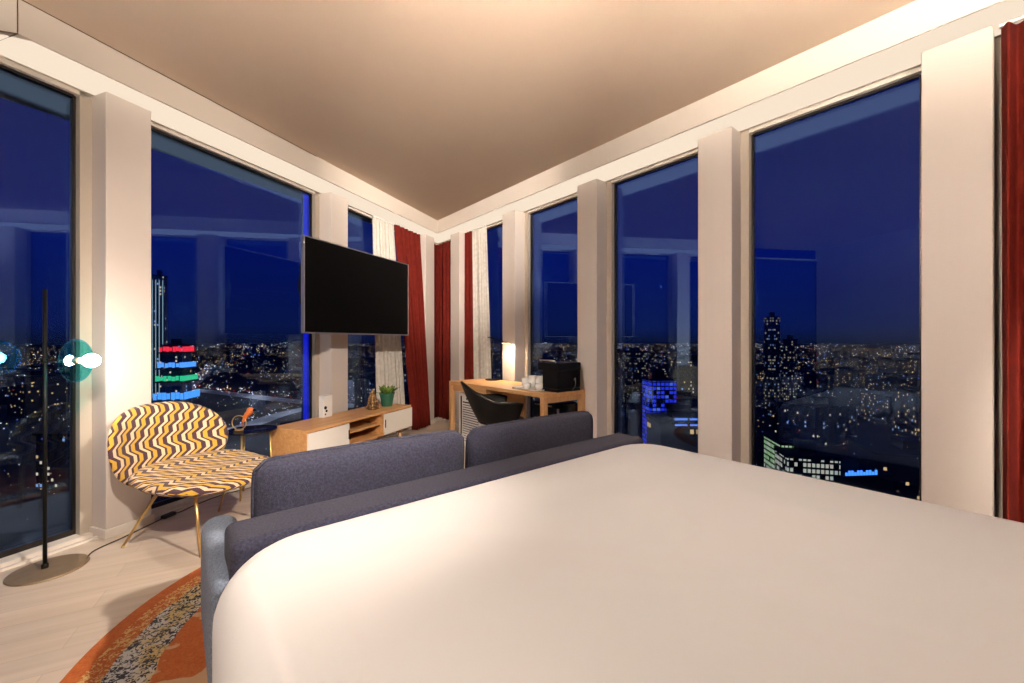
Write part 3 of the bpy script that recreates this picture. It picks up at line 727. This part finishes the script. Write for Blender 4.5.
# desk lamp
dl = empty('desk_lamp', od(3.93, 2.93), rzR, 'slim black desk lamp glowing in front of a pillar', 'lamp')
bm = nb(); lathe(bm, [(0, 0), (.085, 0), (.088, .006), (.085, .012), (0, .012)], n=40); link('base', bm, 'black', dl, smooth=True).modifiers.new('e', 'EDGE_SPLIT')
bm = nb(); tube(bm, [(0, 0, .012), (0, 0, .50)], .006, 10); link('pole', bm, 'black', dl, smooth=True)
bm = nb(); tube(bm, [(-.10, 0, .515), (0, 0, .495), (.20, -.0, .462)], .006, 10); ball(bm, (0, 0, .495), .013); link('arm', bm, 'black', dl, smooth=True)
bm = nb(); box(bm, .19, .32, -.022, .022, .442, .456); hd = link('lamp_head', bm, 'black', dl, bevel=.004)
bm = nb(); box(bm, .20, .315, -.018, .018, .4385, .4415); link('light_strip', bm, 'lampwarm', hd)
al = bpy.data.lights.new('desk_light', 'AREA'); al.shape = 'RECTANGLE'; al.size = .11; al.size_y = .035; al.energy = 5; al.color = (1, .80, .56)
ao = bpy.data.objects.new('desk_light', al); C.objects.link(ao); ao.parent = hd; ao.location = (.257, 0, .437)
# tray, cups
ty = empty('serving_tray', od(2.93, 2.66), rzR, 'white serving tray at the right end of the desk holding cups', 'tray')
bm = nb(); rl = []
for r, i, z in ((.02, .012, 0), (.02, 0, .008), (.02, 0, .016), (.018, .004, .016), (.014, .012, .006)): rl.append((rrect(-.19+i, .19-i, -.11+i, .11-i, r+.01, 5), z))
rings = []
for pts, z in rl: rings.append([bm.verts.new((x, y, z)) for x, y in pts])
for A, B in zip(rings, rings[1:]):
    for k in range(len(A)): bm.faces.new((A[k], A[(k+1) % len(A)], B[(k+1) % len(A)], B[k]))
bm.faces.new(rings[0][::-1]); bm.faces.new(rings[-1]); link('tray_body', bm, 'porcelain', ty, smooth=False)
rb = Matrix.Rotation(rzR, 4, 'Z')
def cup(x, y, h, r, label, handle=True, name='cup', z=.7463):
    c = empty(name, od(2.93, 2.66, z) + rb @ Vector((x, y, 0)), rzR+1.9, label, name.replace('_', ' '), 'cups on the tray')
    bm = nb(); lathe(bm, [(0, 0), (r*.65, 0), (r*.95, h*.35), (r, h), (r-.003, h), (r*.9, h*.4), (0, .006)], n=28); link('bowl', bm, 'porcelain', c, smooth=True)
    if handle: bm = nb(); tube(bm, [(r*.9+.016*math.sin(PI*t/8), 0, h*.3+h*.5*t/8) for t in range(9)], .003, 8); link('handle', bm, 'porcelain', c, smooth=True)
cup(-.13, .03, .09, .04, 'leftmost tall white cup on the tray')
cup(-.04, .04, .12, .042, 'white canister-like mug in the middle of the tray')
cup(.05, .045, .12, .042, 'tall white mug on the tray nearest the coffee machine')
cup(.13, -.03, .06, .04, 'low white cup at the right end of the tray')
cup(-.02, -.05, .055, .038, 'low white cup at the front middle of the tray')
# coffee machine
cm = empty('coffee_machine', od(2.70, 2.80), rzR, 'black capsule coffee machine on the right end of the desk', 'coffee machine')
bm = nb(); box(bm, -.13, .13, -.16, .15, 0, .03); box(bm, -.13, .13, -.04, .15, .03, .20); box(bm, -.07, .13, -.16, .15, .03, .20); box(bm, -.135, .135, -.16, .15, .19, .265); link('body', bm, 'black', cm, bevel=.010)
bm = nb(); tube(bm, [(-.10, -.10, .12), (-.10, -.10, .189)], .016, 14); link('spout', bm, 'chrome', cm, bevel=.002)
bm = nb(); tube(bm, [(-.11, -.13, .27), (-.11, -.15, .285), (.08, -.15, .285), (.08, -.13, .27)], .007, 10); link('lever', bm, 'chrome', cm, smooth=True)
bm = nb(); box(bm, -.125, -.075, -.15, -.045, .0305, .038); link('drip_tray', bm, 'chrome', cm)
bm = nb(); lathe(bm, [(0, 0), (.05, 0), (.05, .19), (.045, .2), (0, .2)], (-.175, .06, .0), 28); link('water_tank', bm, 'tealglass' if False else 'chrome', cm, smooth=True)
bm = nb(); tube(bm, smooth_path([(.10, .05, .06), (.15, .05, .12), (.17, .03, .06), (.15, .0, .004)], 6), .004, 8); link('power_cord', bm, 'cable', cm, smooth=True)

# desk chair: a moulded armchair shell
dcr = empty('desk_armchair', (-.13, 3.95, 0), math.radians(-74), 'black moulded armchair pulled up to the oak desk', 'chair')
bm = nb(); nt, nv = 48, 12; G = []
for j in range(nv+1):
    v = j/nv; row = []
    for i in range(nt+1):
        a = math.radians(-118 + 236*i/nt)         # 0 = back
        c = math.cos(a/2)
        top = .415 + (.42*max(0, math.cos(a))**1.3 if abs(a) < PI/2 else 0) + .225*(1 - .35*max(0, (abs(a)-PI/2)/.7))
        top = .655 - .10*max(0, abs(a)-1.6)**2 + .17*max(0, math.cos(a*1.15))**1.6
        z = .43 + (top-.43)*v
        r = .19 + .085*v**.6 + .03*v
        lean = .075*v*max(0, math.cos(a))
        row.append(bm.verts.new((r*1.02*math.sin(a), -(r*1.0)*math.cos(a)-lean+.02, z + 0)))
    G.append(row)
for j in range(nv):
    for i in range(nt): bm.faces.new((G[j][i], G[j][i+1], G[j+1][i+1], G[j+1][i]))
o = link('shell', bm, 'black', dcr, smooth=True); md = o.modifiers.new('t', 'SOLIDIFY'); md.thickness = .018; md.offset = 0
bm = nb(); lathe(bm, [(0, .40), (.12, .402), (.20, .425), (.215, .445), (.2, .46), (0, .47)], n=40)
for v in bm.verts: v.co.y = v.co.y*1.08 + .03
link('seat', bm, 'black', dcr, smooth=True)
for sx in (-1, 1):
    for sy in (-1, 1):
        bm = nb(); tube(bm, [(.05*sx, .05*sy, .40), (.22*sx, .22*sy, 0)], [.012, .009], 12); link('leg', bm, 'black', dcr, smooth=True)

# ================================================================ ADDED FILL LIGHTS (unseen, behind the viewpoint)
BAND = 1.1
def area(name, loc, rot, sx, sy, e, col, parent=None):
    l = bpy.data.lights.new(name, 'AREA'); l.shape = 'RECTANGLE'; l.size = sx; l.size_y = sy; l.energy = e; l.color = col
    o = bpy.data.objects.new(name, l); C.objects.link(o); o.location = loc; o.rotation_euler = rot
    if parent: o.parent = parent
    return o
def fill_sconce(s, D, label):  # unseen wall lamps added for soft ambient light from behind
    p = R(SR0, D, 1.35); r = empty('fill_wall_lamp', p, math.atan2(dR.y, dR.x), label, 'lamp')
    bm = nb(); box(bm, .001, .02, -.05, .05, -.08, .08); tube(bm, [(.02, 0, 0), (.13, 0, 0)], .008, 10); link('wall_bracket', bm, 'brass', r)
    bm = nb(); lathe(bm, [(.085, -.11), (.10, .11)], (.14, 0, .02), 36); sh = link('lamp_shade', bm, 'sheer', r, smooth=True, recalc=False)
    sh.modifiers.new('t', 'SOLIDIFY').thickness = .002
    l = bpy.data.lights.new('fill_wall_light', 'POINT'); l.energy = EB; l.color = (1, .80, .62); l.shadow_soft_size = .06
    o = bpy.data.objects.new('fill_wall_light', l); C.objects.link(o); o.parent = r; o.location = (.14, 0, .06)
EB = 18
fill_sconce(0, -.55, 'added fill wall lamp behind the viewpoint on the room side')
fill_sconce(0, 2.6, 'added fill wall lamp behind the viewpoint on the window side')
def uplighter(p, rz, label, e):  # unseen uplighters added to brighten the near ceiling
    r = empty('fill_uplighter', p, rz, label, 'lamp')
    bm = nb(); lathe(bm, [(0, -.10), (.05, -.10), (.10, .02), (.095, .02), (.045, -.09), (0, -.09)], (.115, 0, 0), 32); link('bowl', bm, 'white_plastic', r, smooth=True)
    bm = nb(); box(bm, .001, .02, -.04, .04, -.1, .02); tube(bm, [(.02, 0, -.06), (.06, 0, -.06)], .012, 10); link('wall_bracket', bm, 'white_plastic', r)
    l = bpy.data.lights.new('uplight_source', 'SPOT'); l.energy = e; l.color = (1, .86, .72); l.spot_size = math.radians(165); l.spot_blend = .5; l.shadow_soft_size = .04
    o = bpy.data.objects.new('uplight_source', l); C.objects.link(o); o.parent = r; o.location = (.115, 0, .03); o.rotation_euler = (PI, 0, 0)
uplighter(R(SR0, 1.0, 1.75), math.atan2(dR.y, dR.x), 'added white fill uplighter on the wall above the bed head', 400)
uplighter(L(SL0, .4, 1.75), math.atan2(dL.y, dL.x), 'added white fill uplighter on the partition behind the viewpoint', 820)
# unseen fill spotlights added behind the viewpoint, each head aimed at its own part of the room
def spot(p, aim, energy, cone, label, col=(1, .86, .73)):
    p = Vector(p); aim = Vector(aim); d = (aim-p).normalized()
    r = empty('fill_spotlight', (p.x, p.y, ZC), 0, label, 'lamp')
    q = d.to_track_quat('-Z', 'Y').to_matrix().to_4x4(); lp_ = Vector((0, 0, p.z-ZC))
    bm = nb(); tube(bm, [(0, 0, -.001), (0, 0, p.z-ZC)], .008, 10); lathe(bm, [(0, -.02), (.05, -.02), (.05, -.0005), (0, -.0005)], n=24); link('stem', bm, 'black', r)
    bm = nb(); lathe(bm, [(0, .07), (.036, .07), (.040, .0), (.040, -.06), (.036, -.06), (.036, -.01), (0, -.01)], n=28); bm.transform(Matrix.Translation(lp_) @ q); link('head', bm, 'black', r)
    l = bpy.data.lights.new('spot_source', 'SPOT'); l.energy = energy; l.color = col; l.spot_size = math.radians(cone); l.spot_blend = .9; l.shadow_soft_size = .03
    o = bpy.data.objects.new('spot_source', l); C.objects.link(o); o.parent = r; o.matrix_local = Matrix.Translation(lp_ + d*.062) @ q
P1, P2, P3 = R(-.55, .1, 2.72), R(-.55, 1.5, 2.72), L(-.75, 1.1, 2.72)
SP = [(P1, (-1.05, 5.9, 2.7), 1500, 34, 'added fill spotlight aimed at the room corner'),
      (P1+Vector((-.14, -.05, 0)), (-1.8, 3.5, 1.2), 620, 58, 'added fill spotlight aimed at the television wall'),
      (P3, (.55, 4.1, 2.1), 380, 65, 'added fill spotlight aimed at the desk windows'),
      (P3+Vector((.15, .0, 0)), (1.6, 2.2, 1.9), 250, 80, 'added fill spotlight aimed at the right hand windows'),
      (R(-.62, 2.2, 2.72), tuple(R(-.55, 3.05, 1.15)), 560, 42, 'added fill spotlight aimed at the red curtain on the right'),
      (P2, (-2.0, 2.1, .3), 560, 44, 'added fill spotlight aimed at the lounge chair'),
      (P3+Vector((.05, .12, 0)), (.7, 1.3, .6), 190, 100, 'added fill spotlight aimed at the bed and sofa')]
for a in SP: spot(*a)

exec_city = True
# ================================================================ THE CITY OUTSIDE
GZ = -48
bm = nb(); bmesh.ops.create_circle(bm, cap_ends=True, radius=9000, segments=64, matrix=Matrix.Translation((0, 3000, GZ)))
o = link('ground', bm, 'asphalt'); tag(o, 'dark city ground far below the windows', 'ground', kind='structure')
def pix(u, v, Z):              # design helper: a point at depth Z seen in direction (u, v)
    return Vector(((u-512)/410*Z, Z, 1.2 - (v-341.5)/410*Z))
def tower(name, c, w, d, top, rz, m, label, group=None, cat='building', roofbits=True):
    r = empty(name, (c[0], c[1], GZ), rz, label, cat, group); h = top-GZ
    bm = nb(); box(bm, -w/2, w/2, -d/2, d/2, 0, h); link('facade', bm, m, r)
    if roofbits:
        bm = nb(); box(bm, -w*.52, w*.52, -d*.52, d*.52, h, h+.8); box(bm, -w*.2, w*.15, -d*.2, d*.2, h+.8, h+3.6); link('roof', bm, 'asphalt', r)
    return r
def at_(u, Z): return ((u-512)/410*Z, Z)
# generic blocks, by distance bands
rnd = random.Random(21)
cnt = 0
protos = {}
tries = 0
placed = []
reserved = [(at_(160, 230)+(14,)), (at_(177, 210)+(14,)), (at_(659, 150)+(14,)), (at_(785, 95)+(14,)), (at_(842, 100)+(20,)), (at_(680, 92)+(18,)), (at_(772, 260)+(12,)), (at_(790, 300)+(12,))]
for k in range(1, 12): reserved += [((u-512)/410*(49.2*410/(v-341.5)), 49.2*410/(v-341.5), 14) for u, v in ((150+10*k-10, 410-5*k), (130+16*k, 392+k), (190+11*k, 445-3.5*k))]
while cnt < 190 and tries < 6000:
    tries += 1
    dist = 165*math.exp(rnd.uniform(0, 2.6)); ang = math.radians(rnd.uniform(-66, 62))
    x, y = dist*math.sin(ang), dist*math.cos(ang)
    w, d = rnd.uniform(14, 40)*(1+dist/1500), rnd.uniform(14, 30)*(1+dist/1500)
    h = rnd.choice((12, 15, 18, 22, 26, 30)) * (1.0 if rnd.random() < .9 else 1.5)
    if dist < 260: h = min(h, 18)
    if any((x-a)**2+(y-b)**2 < (c+max(w, d)*.75)**2 for a, b, c in placed+reserved): continue
    placed.append((x, y, max(w, d)*.6)); k = rnd.choice(('fac_a', 'fac_b', 'fac_c'))
    side = 'left' if x < -.05*y else 'right'
    lab = {'left': 'distant low city block with scattered lights seen through the left windows', 'right': 'distant low city block with scattered lights seen through the right windows'}[side]
    tower('city_block', (x, y), w, d, GZ+h, rnd.uniform(0, 1.57), k, lab, 'distant city blocks beyond the '+side+' windows')
    cnt += 1
# named buildings
def at(u, Z): return ((u-512)/410*Z, Z)
def zt(v, Z): return 1.2 - (v-341.5)/410*Z
t = tower('office_tower', at(160, 230), 5, 5, zt(277, 230), .3, 'fac_b', 'tall slender tower with white vertical light lines left of the big left window')
bm = nb(); h = zt(277, 230)-GZ
for x in (-2.4, -.8, .8, 2.4): box(bm, x-.16, x+.16, -2.75, -2.55, 18, h-2)
M['linelight'] = emis('white_line_light', (.5, .75, .8), .5); link('light_line', bm, 'linelight', t)
t = tower('sign_tower', at(177, 210), 9, 9, zt(346, 210), .2, 'fac_b', 'stepped tower ringed with red, blue and green light bands behind the lounge chair')
for i, (v0, v1, col, st) in enumerate(((346.5, 351.5, (1, .03, .06), 1.2), (362, 367, (.1, .35, 1), 1.3), (375, 380, (.05, .8, .35), .8), (391, 398, (.08, .35, 1), 1.3))):
    nm = 'band%d' % i; M[nm] = emis('lit_band_%s' % ('red', 'blue', 'green', 'azure')[i], col, st)
    z0, z1 = zt(v1, 210)-GZ, zt(v0, 210)-GZ; wd = 5.0+.6*i
    bm = nb()
    for k in range(7): box(bm, -wd+k*wd/3.5+.15, -wd+(k+1)*wd/3.5-.15-.25*(k % 3 == i % 3), -wd-.3, -wd+.1, z0+.3*(k % 2), z1-.4*((k+i) % 3 == 0))
    box(bm, wd-.1, wd+.3, -wd, wd, z0, z1); link('light_band', bm, nm, t)
    bm = nb(); box(bm, -wd-.6, wd+.6, -wd-.6, wd+.6, z0-.9, z0-.3); link('ledge', bm, 'asphalt', t)
tower('led_building', at(659, 150), 9.5, 8, zt(380, 150), .0, 'fac_blue', 'squat building glowing with a blue window grid, seen in the tall window over the sofa')
tower('office_tower', at(635, 330), 14, 14, zt(352, 330), .3, 'fac_tower', 'pale lit tower left of the blue glowing building')
tower('office_tower', at(690, 240), 22, 14, zt(361, 240), .1, 'fac_a', 'broad block with many warm windows right of the blue glowing building')
tower('office_tower', at(772, 260), 6, 6, zt(318, 260), .2, 'fac_tower', 'tallest lit tower in the large right window, left part')
tower('office_tower', at(790, 300), 6.5, 6.5, zt(340, 300), .5, 'fac_tower', 'shorter lit tower right beside the tallest one in the right window')
tower('office_building', at(785, 95), 5.5, 9, zt(441, 95), -.2, 'fac_green', 'near building with green lit windows low in the right window')
tower('office_building', at(806, 88), 9.5, 7, zt(455, 88), -.25, 'fac_white', 'near building with white lit windows above the bed edge')
# blue lit sign roof
bt = tower('arena_roof', at(842, 100), 16, 10, zt(472, 100), .1, 'fac_c', 'dark low roof carrying a blue glowing sign low in the right window')
M['signblue'] = emis('blue_sign_glow', (.05, .22, 1), 2.2)
bm = nb(); h = zt(472, 100)-GZ
for k in range(11): box(bm, -4.2+k*.75, -3.75+k*.75, -5.3, -5.1, h+.9, h+.9+(1.1 if k % 3 else .7))
link('glowing_sign', bm, 'signblue', bt)
bt = tower('terrace_building', at(680, 92), 12, 9, zt(420, 92), .0, 'fac_c', 'dark building with two pale blue glowing rooftop panels')
M['panelblue'] = emis('pale_blue_panel_glow', (.12, .3, 1), .9)
bm = nb(); h = zt(420, 92)-GZ; box(bm, -2.9, -.3, -4.6, -4.3, h-.4, h+1.2); box(bm, .3, 2.9, -4.6, -4.3, h-.4, h+1.2); link('glowing_panel', bm, 'panelblue', bt)
# pale curved street in the left view
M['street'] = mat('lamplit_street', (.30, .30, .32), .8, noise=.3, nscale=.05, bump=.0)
def street(pts, w, label):
    P = smooth_path([(x, y, GZ+.3) for x, y in pts], 10); bm = nb(); prev = None
    for i, p in enumerate(P):
        t = (P[min(i+1, len(P)-1)]-P[max(i-1, 0)]).normalized(); n = Vector((-t.y, t.x, 0))*w/2
        cur = (bm.verts.new(p-n), bm.verts.new(p+n))
        if prev: bm.faces.new((prev[0], prev[1], cur[1], cur[0]))
        prev = cur
    o = link('street', bm, 'street'); tag(o, label, 'street', kind='structure'); return P
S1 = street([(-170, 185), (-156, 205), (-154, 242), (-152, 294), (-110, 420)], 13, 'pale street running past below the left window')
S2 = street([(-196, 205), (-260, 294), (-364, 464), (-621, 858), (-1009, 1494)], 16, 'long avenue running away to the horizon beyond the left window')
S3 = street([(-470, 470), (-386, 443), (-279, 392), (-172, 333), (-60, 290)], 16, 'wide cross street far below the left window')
for x, y, e in ((-162, 196, 9000), (-154, 235, 9000), (-152, 285, 9000), (-215, 232, 9000), (-265, 300, 12000), (-330, 418, 14000), (-225, 362, 12000), (-140, 318, 12000)):
    l = bpy.data.lights.new('street_lamp_light', 'POINT'); l.energy = e; l.color = (.85, .9, 1); l.shadow_soft_size = .5
    o = bpy.data.objects.new('street_lamp_light', l); C.objects.link(o); o.location = (x, y, GZ+14)
# street lamps, car lamps and far lights: too many to count, one object per colour
def lights(sets, label):
    bm = nb()
    for mi, pts in enumerate(sets):
        for p, r in pts:
            a = [bm.verts.new(p + Vector(q)*r) for q in ((1, 0, -.7), (-.5, .87, -.7), (-.5, -.87, -.7), (0, 0, 1))]
            for q in ((0, 1, 2), (0, 3, 1), (1, 3, 2), (2, 3, 0)):
                f = bm.faces.new([a[i] for i in q]); f.material_index = mi
    o = link('city_lights', bm, ['lw', 'lc', 'lb', 'lr']); tag(o, label, 'lights', kind='stuff')
M['lw'] = emis('warm_street_light', (1, .66, .32), 2.2); M['lc'] = emis('white_street_light', (.8, .88, 1), 2.4); M['lb'] = emis('blue_far_light', (.12, .25, 1), 2.0); M['lr'] = emis('red_tail_light', (1, .06, .03), 1.8)
rnd = random.Random(5)
def scatter(n, dmin, dmax, size, clump=.0):
    out = []
    for _ in range(n):
        d = dmin*math.exp(rnd.uniform(0, math.log(dmax/dmin))); a = math.radians(rnd.uniform(-68, 66))
        z = GZ + rnd.choice((3, 6, 8, 12, 20, 28)); out.append((Vector((d*math.sin(a), d*math.cos(a), z)), d/410*size*rnd.uniform(.5, 1.25)))
    return out
def along(P, n, off, size):
    out = []
    for k in range(n):
        i = rnd.randrange(len(P)-1); t = rnd.random(); p = P[i].lerp(P[i+1], t); tt = (P[i+1]-P[i]).normalized(); nn = Vector((-tt.y, tt.x, 0))
        q = p + nn*rnd.uniform(-off, off) + Vector((0, 0, 2+rnd.random()*4)); d = q.length; out.append((q, d/410*size*rnd.uniform(.5, 1.2)))
    return out
lights([scatter(3400, 140, 5000, .30) + along(S2, 90, 8, .4) + along(S1, 30, 7, .4) + along(S3, 60, 9, .4),
        scatter(2200, 140, 5000, .28) + along(S2, 90, 8, .45) + along(S1, 50, 7, .45) + along(S3, 80, 9, .45),
        scatter(900, 120, 3000, .34), scatter(260, 140, 2500, .3) + along(S2, 40, 5, .4) + along(S3, 50, 6, .4)],
       'countless small warm, white, blue and red lights scattered over the dark city')

# ================================================================ SKY
wd = bpy.data.worlds.new('night_sky'); bpy.context.scene.world = wd; wd.use_nodes = True; g = N(wd)
bg = g.t.nodes['Background']; tc = g.n('ShaderNodeTexCoord'); sp = g.n('ShaderNodeSeparateXYZ'); g.l(tc.outputs['Generated'], sp.inputs[0])
col = g.ramp(sp.outputs[2], [(0, (.003, .006, .024)), (.03, (.003, .009, .065)), (.18, (.001, .006, .10)), (.6, (.0005, .004, .065))])
g.l(col, bg.inputs[0]); bg.inputs[1].default_value = 1.0

# ================================================================ CAMERA
cd = bpy.data.cameras.new('camera'); cam = bpy.data.objects.new('camera', cd); C.objects.link(cam)
cd.sensor_width = 36; cd.lens = 410/1024*36; cd.clip_end = 20000; cd.clip_start = .02
cam.location = (0, 0, 1.2); cam.rotation_euler = (PI/2, 0, 0)
sc = bpy.context.scene; sc.camera = cam
sc.view_settings.view_transform = 'Standard'; sc.view_settings.look = 'None'; sc.view_settings.exposure = .25; sc.view_settings.gamma = 1; sc.view_settings.use_curve_mapping = False
sc.cycles.use_denoising = True; sc.cycles.transparent_max_bounces = 16; sc.cycles.max_bounces = 10; sc.cycles.glossy_bounces = 6; sc.cycles.diffuse_bounces = 5
sc.cycles.sample_clamp_indirect = 6
